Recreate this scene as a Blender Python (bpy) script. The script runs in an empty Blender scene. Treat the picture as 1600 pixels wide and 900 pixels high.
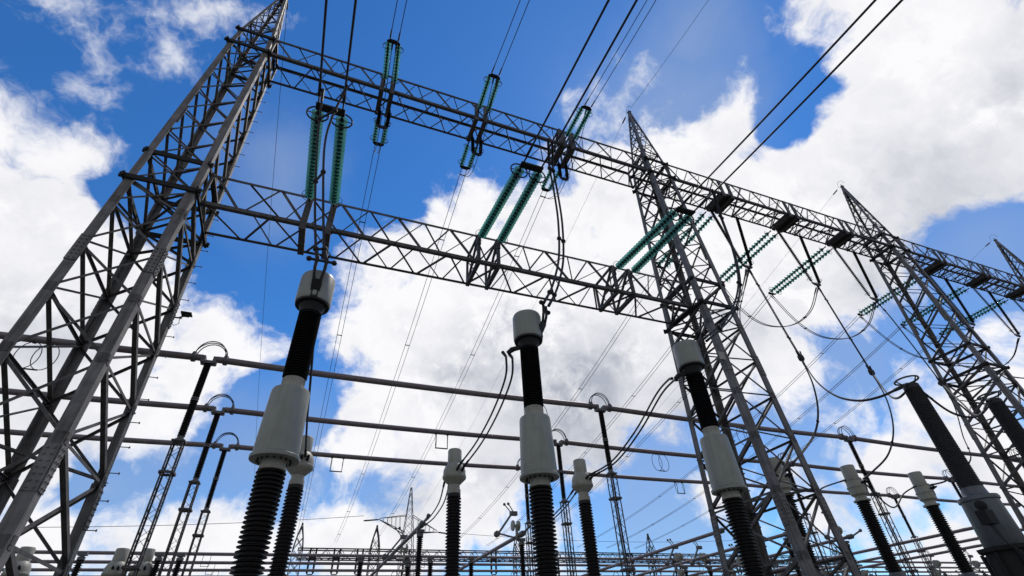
import bpy, math, random
from mathutils import Vector, Matrix
random.seed(7)
SC = bpy.context.scene
COL = SC.collection
GZ = -1.6            # ground level; the photographer's eye is at z = 0

# ------------------------------------------------------------------ camera
cd = bpy.data.cameras.new("camera"); cam = bpy.data.objects.new("camera", cd); COL.objects.link(cam)
SC.camera = cam
cd.sensor_width = 36.0; cd.lens = 36.0 * 762.66 / 1600.0
cd.clip_start = 0.05; cd.clip_end = 20000
YAW, PIT, ROL = 0.40879, 0.65493, -0.0618
fwd = Vector((math.sin(YAW) * math.cos(PIT), math.cos(YAW) * math.cos(PIT), math.sin(PIT)))
rt0 = Vector((math.cos(YAW), -math.sin(YAW), 0)); up0 = rt0.cross(fwd)
rt = math.cos(ROL) * rt0 + math.sin(ROL) * up0
up = -math.sin(ROL) * rt0 + math.cos(ROL) * up0
cam.matrix_world = Matrix((rt, up, -fwd)).transposed().to_4x4()

def sky_dir(x, y):
    """direction on the sky seen at photograph position x, y (used only to lay out clouds at infinity)"""
    return (rt * ((x - 800) / 762.66) - up * ((y - 450) / 762.66) + fwd).normalized()

# ------------------------------------------------------------------ sun + exposure
SUN = sky_dir(960, 150)
SUN_EL = math.asin(SUN.z); SUN_AZ = math.atan2(SUN.x, SUN.y)
sd = bpy.data.lights.new("sun", 'SUN'); so = bpy.data.objects.new("sun", sd); COL.objects.link(so)
sd.energy = 2.0; sd.angle = math.radians(4); sd.color = (1.0, 0.95, 0.88)
so.rotation_euler = SUN.to_track_quat('Z', 'Y').to_euler()
vs = SC.view_settings
vs.view_transform = 'Standard'; vs.look = 'None'; vs.gamma = 1; vs.exposure = 0.0; vs.use_curve_mapping = False

# ------------------------------------------------------------------ world: sky with clouds
W = bpy.data.worlds.new("World"); SC.world = W; W.use_nodes = True
nt = W.node_tree; nt.nodes.clear(); N = nt.nodes; L = nt.links

def node(t, **k):
    n = N.new(t)
    for a, b in k.items(): setattr(n, a, b)
    return n
def val(n, i, v):
    if hasattr(v, 'is_output') or isinstance(v, bpy.types.NodeSocket): L.new(v, n.inputs[i])
    else: n.inputs[i].default_value = v
def M_(op, a, b=None, c=None, clamp=False):
    n = node('ShaderNodeMath', operation=op); n.use_clamp = clamp
    val(n, 0, a)
    if b is not None: val(n, 1, b)
    if c is not None: val(n, 2, c)
    return n.outputs[0]
def VM(op, a, b):
    n = node('ShaderNodeVectorMath', operation=op); val(n, 0, a); val(n, 1, b)
    return n.outputs['Value'] if op in ('DISTANCE', 'DOT_PRODUCT') else n.outputs['Vector']
def NOISE(vec, scale, detail=6, rough=0.55, lac=2.0, dist=0.0):
    n = node('ShaderNodeTexNoise'); L.new(vec, n.inputs['Vector'])
    n.inputs['Scale'].default_value = scale; n.inputs['Detail'].default_value = detail
    n.inputs['Roughness'].default_value = rough; n.inputs['Lacunarity'].default_value = lac
    n.inputs['Distortion'].default_value = dist
    return n
def SMOOTH(x, a, b, lo=0.0, hi=1.0):
    n = node('ShaderNodeMapRange', interpolation_type='SMOOTHSTEP')
    L.new(x, n.inputs['Value']); n.inputs['From Min'].default_value = a; n.inputs['From Max'].default_value = b
    n.inputs['To Min'].default_value = lo; n.inputs['To Max'].default_value = hi
    return n.outputs[0]
def MIXC(f, a, b, mode='MIX'):
    n = node('ShaderNodeMix', data_type='RGBA', blend_type=mode)
    val(n, 0, f); val(n, 6, a); val(n, 7, b)
    return n.outputs[2]

tc = node('ShaderNodeTexCoord')
DIR = VM('NORMALIZE', tc.outputs['Generated'], (0, 0, 0))
sky = node('ShaderNodeTexSky', sky_type='NISHITA'); sky.sun_disc = False
sky.sun_elevation = SUN_EL; sky.sun_rotation = SUN_AZ
sky.air_density = 1.0; sky.dust_density = 0.05; sky.ozone_density = 3.0; sky.altitude = 50
L.new(DIR, sky.inputs['Vector'])

def blobs(vec, lst, k=1.0):
    """largest of (radius - distance) over round cloud lumps placed in sky directions"""
    cur = None
    for (x, y, r) in lst:
        d = sky_dir(x, y); e = (sky_dir(x + r * .7071, y + r * .7071) - d).length
        dist = VM('DISTANCE', vec, tuple(d))
        v = M_('SUBTRACT', e * k, dist)
        cur = v if cur is None else M_('SMOOTH_MAX', cur, v, 0.03)
    return cur

CLOUDS = [(150,690,62),(235,640,60),(60,700,70),(1100,235,60),(1160,215,50),(1085,300,60),(1240,235,50),(990,265,55),(900,300,60),(600,470,60),  # cumulus banks: x, y, radius as seen in the photograph's frame
 (-30,220,110),(70,255,80),(20,350,150),(-60,480,200),(130,420,90),(205,450,85),(120,540,130),(250,510,75),(320,525,60),
 (375,545,45),(290,590,70),(180,620,95),(40,640,120),(240,650,60),(20,870,75),(110,860,55),(190,845,60),(262,835,55),(330,850,50),
 (395,860,50),(480,825,42),(530,830,42),(560,880,60),(640,860,70),(700,800,70),
 (672,318,32),(640,400,50),(570,440,36),(735,350,58),(720,430,90),(620,520,90),(585,640,75),(545,700,34),(700,620,130),
 (820,500,170),(870,380,90),(945,300,70),(1010,330,100),(1010,215,32),(1050,245,28),(880,600,150),(750,740,100),
 (1080,470,170),(1140,205,45),(1120,270,60),(1200,300,100),(1320,320,130),(1270,15,38),(1330,-30,75),(1440,60,130),
 (1570,140,170),(1350,190,85),(1450,270,120),(1590,250,80),(1230,440,120),(1340,430,70),(860,850,50),
 (1610,590,80),(1520,620,60),(1450,650,50),(1400,720,90),(1560,740,110),(1118,775,38),(1160,790,36),(1290,800,70),(1500,850,90),
 (1000,560,130),(-60,730,90),(1240,560,70),(1320,640,45)]
HOLES = [(1240,165,44),(1270,130,30),(1545,385,52),(1600,400,50),(455,640,55),(640,300,30),(150,300,20),(340,400,40),(160,735,26),(880,280,16)]
WISPS = [(95,10,50),(135,45,42),(185,40,30),(258,62,26),(120,130,22),(312,15,34),(110,25,45),(150,60,34),(165,95,20),(195,42,28),(255,68,20),(245,92,12),(128,130,18),(143,155,12),(167,160,10),(322,12,30),(318,60,20),(300,45,12),
 (935,180,30),(1000,130,14),(60,200,60),(230,660,60),(400,20,18),(860,300,30)]
GREYB = [(800,600,110),(960,700,130),(720,560,70),(880,640,170),(1050,620,110),(780,720,80),(1500,300,170),(1590,160,120),(1560,60,60),(1330,760,90),(1480,720,60),(1350,430,70),(60,540,110),(-20,470,90),(100,700,60),(1180,520,70),(960,560,80),(650,790,50),(20,300,50)]
VEIL = [(600,790,110),(430,720,90),(1540,400,110),(1250,560,90),(160,750,95),(250,720,60),(1040,180,110),(1080,60,70),(1180,620,150),(1050,780,190),(1330,560,110),(1250,720,120),(1460,560,60),(600,760,70),(440,250,60),(1400,470,80)]

warp = NOISE(DIR, 6.0, 4, 0.6)
wv = VM('SUBTRACT', warp.outputs['Color'], (0.5, 0.5, 0.5))
sc1 = node('ShaderNodeVectorMath', operation='SCALE'); L.new(wv, sc1.inputs[0]); sc1.inputs['Scale'].default_value = 0.10
DW = VM('ADD', DIR, sc1.outputs[0])
n_big = NOISE(DW, 9.0, 13, 0.62).outputs['Fac']
n_low = NOISE(DIR, 3.2, 5, 0.5).outputs['Fac']
fld = blobs(DW, CLOUDS)
hol = blobs(DW, HOLES)
hol_ = M_('MULTIPLY', M_('MAXIMUM', M_('ADD', hol, 0.03), 0.0), 1.9)
f1 = M_('SUBTRACT', fld, hol_)
f2 = M_('ADD', f1, M_('MULTIPLY', M_('SUBTRACT', n_big, 0.5), 0.25))
dens = SMOOTH(f2, -0.03, 0.03)
# thin torn clouds
wis = blobs(DW, WISPS)
w2 = M_('ADD', wis, M_('MULTIPLY', M_('SUBTRACT', NOISE(DW, 16.0, 10, 0.62).outputs['Fac'], 0.5), 0.22))
wd = M_('MULTIPLY', SMOOTH(w2, -0.02, 0.06), 0.85)
vei = blobs(DW, VEIL)
v2 = M_('ADD', vei, M_('MULTIPLY', M_('SUBTRACT', NOISE(DW, 4.0, 6, 0.5).outputs['Fac'], 0.5), 0.3))
vd = M_('MULTIPLY', SMOOTH(v2, -0.12, 0.14), 0.62)
# cloud body: bright rims, greyer where the cloud is deep
DW2 = VM('ADD', DW, tuple((SUN - fwd * SUN.dot(fwd)).normalized() * 0.022 + SUN * 0.0))
n_off = NOISE(DW2, 9.0, 13, 0.62).outputs['Fac']
relief = M_('MULTIPLY', M_('SUBTRACT', n_off, n_big), 3.4)
depth = SMOOTH(f2, 0.02, 0.30)
n_mid = NOISE(DW, 7.0, 9, 0.6).outputs['Fac']
shade = M_('MULTIPLY', depth, SMOOTH(n_low, 0.34, 0.62))
gb = blobs(DW, GREYB)
gsh = SMOOTH(gb, -0.06, 0.16)
shade = M_('ADD', M_('MULTIPLY', shade, 0.16), M_('MULTIPLY', SMOOTH(n_mid, 0.38, 0.72), 0.20))
shade = M_('ADD', shade, M_('MULTIPLY', gsh, M_('MULTIPLY_ADD', n_mid, 1.1, 0.12)), clamp=True)
shade = M_('MULTIPLY_ADD', relief, SMOOTH(depth, 0.0, 0.5, 0.15, 1.0), shade, clamp=True)
ccol = MIXC(shade, (9.7, 9.65, 9.9, 1), (4.4, 4.7, 5.5, 1))
vcol = (3.3, 4.3, 6.4, 1)
# clear sky: the photograph's strong blue
hs = node('ShaderNodeHueSaturation'); hs.inputs['Saturation'].default_value = 1.24; hs.inputs['Value'].default_value = 1.18
L.new(sky.outputs[0], hs.inputs['Color'])
c0 = MIXC(1.0, hs.outputs[0], (0.72, 1.0, 1.22, 1), 'MULTIPLY')
c1 = MIXC(vd, c0, vcol)
c2 = MIXC(wd, c1, (9.0, 9.1, 9.5, 1))
c3 = MIXC(dens, c2, ccol)
# broken cloud over the rest of the sky too, beyond what the photograph shows
away = SMOOTH(VM('DISTANCE', DIR, tuple(fwd)), 0.98, 1.25)
allsky = M_('MULTIPLY', SMOOTH(NOISE(DIR, 2.6, 9, 0.58).outputs['Fac'], 0.40, 0.52), away)
c3 = MIXC(allsky, c3, (4.6, 4.55, 4.6, 1))
bg = node('ShaderNodeBackground'); bg.inputs['Strength'].default_value = 0.1
L.new(c3, bg.inputs['Color'])
wo = node('ShaderNodeOutputWorld'); L.new(bg.outputs[0], wo.inputs[0])

# ------------------------------------------------------------------ materials
def mat(name, col, rough=0.5, metal=0.0, var=0.0, vscale=3.0, spots=0.0, spec=0.5, trans=0.0, bump=0.0, streak=0.0, coat=0.0):
    m = bpy.data.materials.new(name); m.use_nodes = True
    t = m.node_tree; b = t.nodes['Principled BSDF']
    b.inputs['Roughness'].default_value = rough; b.inputs['Metallic'].default_value = metal
    b.inputs['Specular IOR Level'].default_value = spec
    b.inputs['Transmission Weight'].default_value = trans
    b.inputs['Coat Weight'].default_value = coat
    b.inputs['Base Color'].default_value = (*col, 1)
    tcn = t.nodes.new('ShaderNodeTexCoord')
    if var > 0:
        n = t.nodes.new('ShaderNodeTexNoise'); n.inputs['Scale'].default_value = vscale; n.inputs['Detail'].default_value = 7; n.inputs['Roughness'].default_value = .65
        t.links.new(tcn.outputs['Object'], n.inputs['Vector'])
        r = t.nodes.new('ShaderNodeValToRGB')
        r.color_ramp.elements[0].position = .3; r.color_ramp.elements[1].position = .72
        r.color_ramp.elements[0].color = (*[c * (1 - var) for c in col], 1)
        r.color_ramp.elements[1].color = (*[min(1, c * (1 + var)) for c in col], 1)
        t.links.new(n.outputs['Fac'], r.inputs['Fac'])
        out = r.outputs['Color']
        if streak > 0:      # rain streaks that run down the surface
            mp = t.nodes.new('ShaderNodeMapping'); mp.inputs['Scale'].default_value = (5, 5, .35)
            t.links.new(tcn.outputs['Object'], mp.inputs['Vector'])
            n2 = t.nodes.new('ShaderNodeTexNoise'); n2.inputs['Scale'].default_value = 1.6; n2.inputs['Detail'].default_value = 5
            t.links.new(mp.outputs['Vector'], n2.inputs['Vector'])
            r2 = t.nodes.new('ShaderNodeValToRGB'); r2.color_ramp.elements[0].position = .42; r2.color_ramp.elements[1].position = .62
            r2.color_ramp.elements[0].color = (1, 1, 1, 1); k = 1 - streak; r2.color_ramp.elements[1].color = (k, k * .97, k * .92, 1)
            t.links.new(n2.outputs['Fac'], r2.inputs['Fac'])
            mx = t.nodes.new('ShaderNodeMix'); mx.data_type = 'RGBA'; mx.blend_type = 'MULTIPLY'; mx.inputs[0].default_value = 1
            t.links.new(out, mx.inputs[6]); t.links.new(r2.outputs['Color'], mx.inputs[7]); out = mx.outputs[2]
        t.links.new(out, b.inputs['Base Color'])
        rr = t.nodes.new('ShaderNodeMapRange'); rr.inputs['To Min'].default_value = max(.05, rough - .12); rr.inputs['To Max'].default_value = min(1, rough + .12)
        t.links.new(n.outputs['Fac'], rr.inputs['Value']); t.links.new(rr.outputs[0], b.inputs['Roughness'])
        if bump > 0:
            bp = t.nodes.new('ShaderNodeBump'); bp.inputs['Strength'].default_value = bump; bp.inputs['Distance'].default_value = .02
            t.links.new(n.outputs['Fac'], bp.inputs['Height']); t.links.new(bp.outputs[0], b.inputs['Normal'])
    return m

STEEL = mat('weathered_galvanised_steel', (.108, .096, .091), .62, .2, .48, 2.2, streak=.3, bump=.15)
STEEL_L = mat('lighter_galvanised_leg_steel', (.19, .172, .163), .58, .15, .42, 1.7, streak=.35, bump=.15)
STEEL_F = mat('distant_galvanised_steel', (.085, .08, .085), .65, .2, .2, 2)
ALU = mat('dull_aluminium_tube', (.22, .175, .175), .52, .25, .18, 1.5, bump=.1)
CLAMP = mat('cast_clamp_metal', (.16, .15, .15), .55, .5, .25, 6)
PORC = mat('brown_black_porcelain', (.010, .0055, .005), .42, 0, .35, 3, spec=.22)
POLY = mat('black_polymer_sheds', (.007, .006, .006), .55, 0, .25, 5, spec=.15)
GREYP = mat('grey_green_painted_tank', (.30, .305, .262), .40, 0, .14, 1.2, streak=.07)
WHITEP = mat('off_white_painted_head', (.37, .35, .29), .48, 0, .14, 1.6, streak=.1)
DARKG = mat('dark_grey_silicone', (.048, .044, .047), .6, 0, .2, 3, spec=.25)
TANK = mat('mid_grey_painted_tank', (.13, .135, .145), .4, .1, .15, 1.5, streak=.2)
WIRE = mat('dark_stranded_wire', (.035, .032, .034), .6, .4, .2, 8)
BLACKM = mat('black_fitting', (.012, .010, .010), .6, .1, .2, 5)
PLATE = mat('dark_steel_plate', (.018, .016, .015), .8, .1, .25, 4)
GROUND = mat('grey_gravel', (.075, .073, .066), .95, 0, .4, 9, bump=.6)
CONC = mat('concrete', (.32, .31, .29), .9, 0, .2, 3, bump=.2)

GLASS = bpy.data.materials.new('teal_insulator_glass'); GLASS.use_nodes = True
_t = GLASS.node_tree; _b = _t.nodes['Principled BSDF']
_b.inputs['Base Color'].default_value = (.13, .38, .34, 1); _b.inputs['Roughness'].default_value = .06; _b.inputs['Coat Weight'].default_value = .4
_tr = _t.nodes.new('ShaderNodeBsdfTranslucent'); _tr.inputs['Color'].default_value = (.34, .72, .64, 1)
_tp = _t.nodes.new('ShaderNodeBsdfTransparent'); _tp.inputs['Color'].default_value = (.55, .86, .80, 1)
_m1 = _t.nodes.new('ShaderNodeMixShader'); _m1.inputs[0].default_value = .5
_m2 = _t.nodes.new('ShaderNodeMixShader'); _m2.inputs[0].default_value = .34
_t.links.new(_b.outputs[0], _m1.inputs[1]); _t.links.new(_tr.outputs[0], _m1.inputs[2])
_t.links.new(_m1.outputs[0], _m2.inputs[1]); _t.links.new(_tp.outputs[0], _m2.inputs[2])
_t.links.new(_m2.outputs[0], _t.nodes['Material Output'].inputs[0])

# ------------------------------------------------------------------ mesh building
class MB:
    def __init__(s): s.v = []; s.f = []; s.sm = []
    def add(s, vs, fs, smooth=False):
        k = len(s.v); s.v += [tuple(p) for p in vs]; s.f += [tuple(i + k for i in f) for f in fs]; s.sm += [smooth] * len(fs)
    def bar(s, p, q, w, h=None, ref=None):
        """solid rectangular bar from p to q; w across, h along ref"""
        p = Vector(p); q = Vector(q); h = w if h is None else h; d = (q - p).normalized()
        r = Vector(ref) if ref is not None else Vector((0, 0, 1))
        if abs(d.dot(r.normalized())) > .98: r = Vector((1, 0, 0)) if abs(d.x) < .9 else Vector((0, 1, 0))
        u = d.cross(r).normalized(); n = u.cross(d).normalized()
        c = [a * u * w / 2 + b * n * h / 2 for a, b in ((-1, -1), (1, -1), (1, 1), (-1, 1))]
        s.add([p + x for x in c] + [q + x for x in c], [(0, 1, 5, 4), (1, 2, 6, 5), (2, 3, 7, 6), (3, 0, 4, 7), (3, 2, 1, 0), (4, 5, 6, 7)])
    def angle(s, p, q, w, u, v, t=None):
        """steel angle: corner line p-q, flanges of width w along u and v"""
        p = Vector(p); q = Vector(q); t = t or w * .13; d = (q - p).normalized()
        u = Vector(u); u = (u - u.dot(d) * d).normalized(); v = Vector(v); v = (v - v.dot(d) * d - v.dot(u) * u).normalized()
        o = [Vector((0, 0, 0)), u * w, u * w + v * t, u * t + v * t, u * t + v * w, v * w]
        s.add([p + x for x in o] + [q + x for x in o],
              [(i, (i + 1) % 6, (i + 1) % 6 + 6, i + 6) for i in range(6)] + [(5, 4, 3, 0), (3, 2, 1, 0), (6, 9, 10, 11), (6, 7, 8, 9)])
    def box(s, c, sx, sy, sz):
        c = Vector(c)
        vs = [c + Vector((a * sx / 2, b * sy / 2, d * sz / 2)) for d in (-1, 1) for a, b in ((-1, -1), (1, -1), (1, 1), (-1, 1))]
        s.add(vs, [(3, 2, 1, 0), (4, 5, 6, 7), (0, 1, 5, 4), (1, 2, 6, 5), (2, 3, 7, 6), (3, 0, 4, 7)])
    def lathe(s, p, q, prof, n=16, smooth=True):
        """profile of (distance from p towards q, radius)"""
        p = Vector(p); d = (Vector(q) - p).normalized()
        u = d.cross(Vector((0, 0, 1)) if abs(d.z) < .9 else Vector((1, 0, 0))).normalized(); w = d.cross(u)
        vs = []; fs = []
        for z, r in prof:
            for i in range(n):
                a = 2 * math.pi * i / n; vs.append(p + d * z + (u * math.cos(a) + w * math.sin(a)) * r)
        for k in range(len(prof) - 1):
            for i in range(n):
                j = (i + 1) % n; fs.append((k * n + i, k * n + j, (k + 1) * n + j, (k + 1) * n + i))
        fs.append(tuple(reversed(range(n)))); fs.append(tuple(range((len(prof) - 1) * n, len(prof) * n)))
        s.add(vs, fs, smooth)
    def tube(s, pts, r, n=6, closed=False):
        pts = [Vector(p) for p in pts]; m = len(pts); vs = []; fs = []; u = None
        for i, p in enumerate(pts):
            if closed: d = pts[(i + 1) % m] - pts[i - 1]
            else: d = pts[min(i + 1, m - 1)] - pts[max(i - 1, 0)]
            d.normalize()
            if u is None: u = d.cross(Vector((0, 0, 1)) if abs(d.z) < .9 else Vector((1, 0, 0))).normalized()
            else: u = (u - u.dot(d) * d).normalized()
            w = d.cross(u)
            for k in range(n):
                a = 2 * math.pi * k / n; vs.append(p + (u * math.cos(a) + w * math.sin(a)) * r)
        for i in range(m if closed else m - 1):
            for k in range(n):
                j = (k + 1) % n; i2 = (i + 1) % m
                fs.append((i * n + k, i * n + j, i2 * n + j, i2 * n + k))
        if not closed: fs.append(tuple(reversed(range(n)))); fs.append(tuple(range((m - 1) * n, m * n)))
        s.add(vs, fs, True)
    def ball(s, c, r, n=10):
        s.lathe(Vector(c) - Vector((0, 0, r)), Vector(c) + Vector((0, 0, r)),
                [(r - r * math.cos(math.pi * k / 6), max(.001, r * math.sin(math.pi * k / 6))) for k in range(7)], n)
    def build(s, name, m, parent=None, origin=None):
        me = bpy.data.meshes.new(name)
        o_ = Vector((0, 0, 0)) if parent is not None else Vector(origin or (0, 0, 0))
        me.from_pydata([tuple(Vector(v) - o_) for v in s.v], [], s.f); me.update()
        me.polygons.foreach_set('use_smooth', s.sm)
        if any(s.sm): me.set_sharp_from_angle(angle=math.radians(38))
        me.materials.append(m)
        o = bpy.data.objects.new(name, me); COL.objects.link(o)
        if parent is not None: o.parent = parent
        else: o.location = o_
        return o

def tag(o, label, cat, group=None, kind=None):
    if label: o['label'] = label
    if cat: o['category'] = cat
    if group: o['group'] = group
    if kind: o['kind'] = kind
    return o
def thing(name, label, cat, loc=(0, 0, 0), group=None):
    o = bpy.data.objects.new(name, None); COL.objects.link(o); o.location = loc; o.empty_display_size = .3
    return tag(o, label, cat, group, 'thing')
def kids(o): return [c for c in ALLKIDS.get(o.name, [])]
ALLKIDS = {}
def reg(child):
    ALLKIDS.setdefault(child.parent.name, []).append(child); return child
def part(mb, name, m, parent): return reg(mb.build(name, m, parent))
def copy_tree(o, parent=None, loc=None):
    c = o.copy(); COL.objects.link(c)
    if parent is not None: c.parent = parent; reg(c)
    if loc is not None: c.location = loc
    for ch in kids(o): copy_tree(ch, c)
    return c
def smooth_path(pts, k=8):
    pts = [Vector(p) for p in pts]
    P = [2 * pts[0] - pts[1]] + pts + [2 * pts[-1] - pts[-2]]; out = []
    for i in range(1, len(P) - 2):
        for j in range(k):
            t = j / k; a, b, c, d = P[i - 1:i + 3]
            out.append(.5 * ((2 * b) + (c - a) * t + (2 * a - 5 * b + 4 * c - d) * t * t + (-a + 3 * b - 3 * c + d) * t ** 3))
    out.append(pts[-1]); return out
def sheds(L0, L1, rc, rs, pitch, slim=.25):
    """ribbed profile between heights L0 > L1 (top down), returned bottom-up"""
    n = max(1, round(abs(L0 - L1) / pitch)); p = (L0 - L1) / n; out = []
    for i in range(n):
        z = L1 + i * p
        out += [(z, rc), (z + p * .30, rc), (z + p * .42, rs), (z + p * (.42 + slim * .5), rs), (z + p * .86, rc)]
    out.append((L0, rc)); return out

# ------------------------------------------------------------------ ground
g = MB(); S = 6000
g.add([(-S, -S, GZ), (S, -S, GZ), (S, S, GZ), (-S, S, GZ)], [(0, 1, 2, 3)])
tag(g.build('ground', GROUND), None, None, kind='structure')

# ------------------------------------------------------------------ lattice towers
def interp(tab, z):
    for (z0, a0), (z1, a1) in zip(tab, tab[1:]):
        if z <= z1: return a0 + (a1 - a0) * (z - z0) / (z1 - z0)
    return tab[-1][1]
TA = [(-1.6, 1.54), (5, 1.46), (17.2, 1.32), (19.2, 1.2), (31, 1.08), (32.6, .95), (41, .10)]
TB = [(-1.6, 2.85), (5, 2.42), (9, 2.22), (17.2, 1.78), (19.2, 1.56), (31, 1.1), (32.6, .98), (41, .10)]
YC = 20.05
LV = [-1.6, .6, 3.1, 5.9, 8.6, 11.1, 13.4, 15.8, 17.2, 19.2, 21.1, 23.1, 25.1, 27.1, 29.1, 30.6, 32.4, 33.9, 35.3, 36.6, 37.8, 38.9, 39.9, 41]
def tower(cx, label, detail=True, ms=1.0):
    t = thing('lattice_tower', label, 'lattice tower', (cx, YC, GZ), 'lattice gantry towers')
    o = Vector((cx, YC, GZ))
    def P(sx, sy, z): return Vector((cx + sx * interp(TA, z), YC + sy * interp(TB, z), z)) - o
    for sx in (-1, 1):
        for sy in (-1, 1):
            m = MB()
            for z0, z1, w in ((-1.6, 5.9, .40), (5.9, 17.2, .36), (17.2, 30.6, .30), (30.6, 32.4, .24), (32.4, 41, .17)):
                m.angle(P(sx, sy, z0), P(sx, sy, z1), w * ms, (-sx, 0, 0), (0, -sy, 0), .035)
            # splice plates with bolt rows
            if detail:
                for zs in (13.0, 22.4, 5.0):
                    a = P(sx, sy, zs - .65); b = P(sx, sy, zs + .65); w = interp([(0, .40), (30, .28)], zs)
                    off = Vector((0, sy * .02, 0)); m.bar(a + off + Vector((-sx * w / 2, 0, 0)), b + off + Vector((-sx * w / 2, 0, 0)), w * .96, .03, (0, 1, 0))
                    off = Vector((sx * .02, 0, 0)); m.bar(a + off + Vector((0, -sy * w / 2, 0)), b + off + Vector((0, -sy * w / 2, 0)), w * .96, .03, (1, 0, 0))
                    for k in range(7):
                        for e in (.28, .72):
                            q = a.lerp(b, (k + .5) / 7)
                            m.box(q + Vector((-sx * w * e, sy * .05, 0)), .045, .05, .045)
                            m.box(q + Vector((sx * .05, -sy * w * e, 0)), .05, .045, .045)
            part(m, 'leg', STEEL_L if ms >= 1 else STEEL, t)
    # bracing, one mesh per face
    for face in range(4):
        m = MB()
        if face < 2: A, B, nrm = ((-1, -1), (1, -1), (0, -1, 0)) if face == 0 else ((-1, 1), (1, 1), (0, 1, 0))
        else: A, B, nrm = ((1, -1), (1, 1), (1, 0, 0)) if face == 2 else ((-1, -1), (-1, 1), (-1, 0, 0))
        inn = -Vector(nrm) * .03; nv = Vector(nrm)
        for i, (z0, z1) in enumerate(zip(LV, LV[1:])):
            w = (.10 if z0 < 17 else .085 if z0 < 30 else .065)
            if face >= 2: w *= 1.0
            a0, a1, b0, b1 = P(*A, z0), P(*A, z1), P(*B, z0), P(*B, z1)
            if face < 2:
                m.angle(a0 + inn, b1 + inn, w, (0, 0, -1), -nv)
                m.angle(b0 + inn * 4, a1 + inn * 4, w, (0, 0, -1), -nv)
            else:
                m.angle(b0 + inn, a1 + inn, w * 1.55 if z0 < 30 else w, (0, 0, 1), -nv)   # heavy lacing
                m.angle(a0 + inn * 4, b1 + inn * 4, w * .8, (0, 0, -1), -nv)
            if z1 in (33.9, 41) or (face >= 2 and z1 < 16):
                ww = .10
                m.angle(a1 + inn * 2, b1 + inn * 2, ww, (0, 0, -1), -nv)
        if detail:
            for z1 in LV[1:-6]:
                for Q, sg in ((A, 1), (B, -1)):
                    q = P(*Q, z1); e = (P(*B, z1) - P(*A, z1)).normalized() * sg
                    if face < 2: m.box(q + e * .17 + nv * .012, .24, .014, .34)
                    else: m.box(q + e * .17 + nv * .012, .014, .24, .34)
        part(m, 'bracing', STEEL, t)
    for z in (17.2, 19.2, 30.6, 32.4):       # dark channel ties that carry the beams
        for A, B, nv in (((-1, -1), (1, -1), (0, -1, 0)), ((1, -1), (1, 1), (1, 0, 0)), ((-1, 1), (1, 1), (0, 1, 0)), ((-1, -1), (-1, 1), (-1, 0, 0))):
            m = MB(); a = P(*A, z); b = P(*B, z); d = (b - a).normalized() * .22; off = Vector(nv) * .06
            m.bar(a - d + off, b + d + off, .24 if nv[1] else .20, .10, nv); part(m, 'tie_beam', PLATE, t)
    # horizontal diaphragms
    for z in (17.2, 30.6, 5.9):
        m = MB()
        m.angle(P(-1, -1, z), P(1, 1, z), .12, (0, 0, 1), (1, 0, 0)); m.angle(P(1, -1, z + .13), P(-1, 1, z + .13), .12, (0, 0, 1), (-1, 0, 0))
        part(m, 'diaphragm', STEEL, t)
    if detail:
        sb = MB(); sb.tube([(0, 0, 0), (.30, 0, 0)], .017); sb.lathe((.29, 0, 0), (.33, 0, 0), [(0, .045), (.03, .045)], 8)
        me = None
        k = 0; z = 1.5
        while z < 33 and k < 60:
            p = P(1, 1, z); o2 = (sb.build('step_bolt', STEEL, t) if me is None else bpy.data.objects.new('step_bolt', me))
            if me is None: me = o2.data
            else: COL.objects.link(o2); o2.parent = t
            reg(o2); o2.location = p + Vector((.01, -.1, 0)); z += .95 if z < 17 else 1.0; k += 1
    for sx in (-1, 1):
        for sy in (-1, 1):
            f = MB(); p = P(sx, sy, GZ); f.box(p + Vector((0, 0, .15)), 1.1, 1.1, .3); part(f, 'footing', CONC, t)
    cap = MB(); cap.box(Vector((0, 0, 41.02 - GZ)), .3, .3, .08); cap.bar((0, 0, 41 - GZ), (0, 0, 41.35 - GZ), .07); part(cap, 'peak_cap', STEEL, t)
    return t
TX = [-8.3, 21.95, 50.2, 78.3]
tower(TX[0], 'largest lattice tower, rising along the left edge with step bolts up one leg', 1)
tower(TX[1], 'tall lattice tower right of centre with its pointed top inside the picture', 1)
tower(TX[2], 'third lattice tower from the left, behind the dark hanging strings', 1)
tower(TX[3], 'farthest gantry tower, its peak near the right edge', 0)

# small plate wired to the second tower's leg, floodlight on the first
sp = thing('sign_plate', 'small blank pale plate wired to a leg of the central tower', 'plate', (20.45, 18.1, 13.2))
c = MB(); c.box((0, -.1, 0), .42, .03, .5); part(c, 'plate', WHITEP, sp)
c = MB(); c.bar((-.2, -.06, .2), (.3, .05, .2), .03); c.bar((-.2, -.06, -.2), (.3, .05, -.2), .03); c.bar((.2, -.04, -.2), (.2, -.04, .2), .03); part(c, 'bracket', BLACKM, sp)
fl = thing('floodlight', 'small black floodlight on the outer leg of the largest tower', 'floodlight', (-6.98, 21.95, 12.9))
c = MB(); c.box((.5, 0, .25), .42, .34, .06); c.box((.47, 0, .19), .28, .22, .08)
part(c, 'lamp_head', BLACKM, fl)
c = MB(); c.tube([(0, 0, 0), (.25, 0, 0), (.45, 0, .14)], .035); c.tube([(.3, 0, .0), (.35, .05, -.25), (.2, .05, -.38), (.02, 0, -.3)], .014); part(c, 'bracket', BLACKM, fl)

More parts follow.
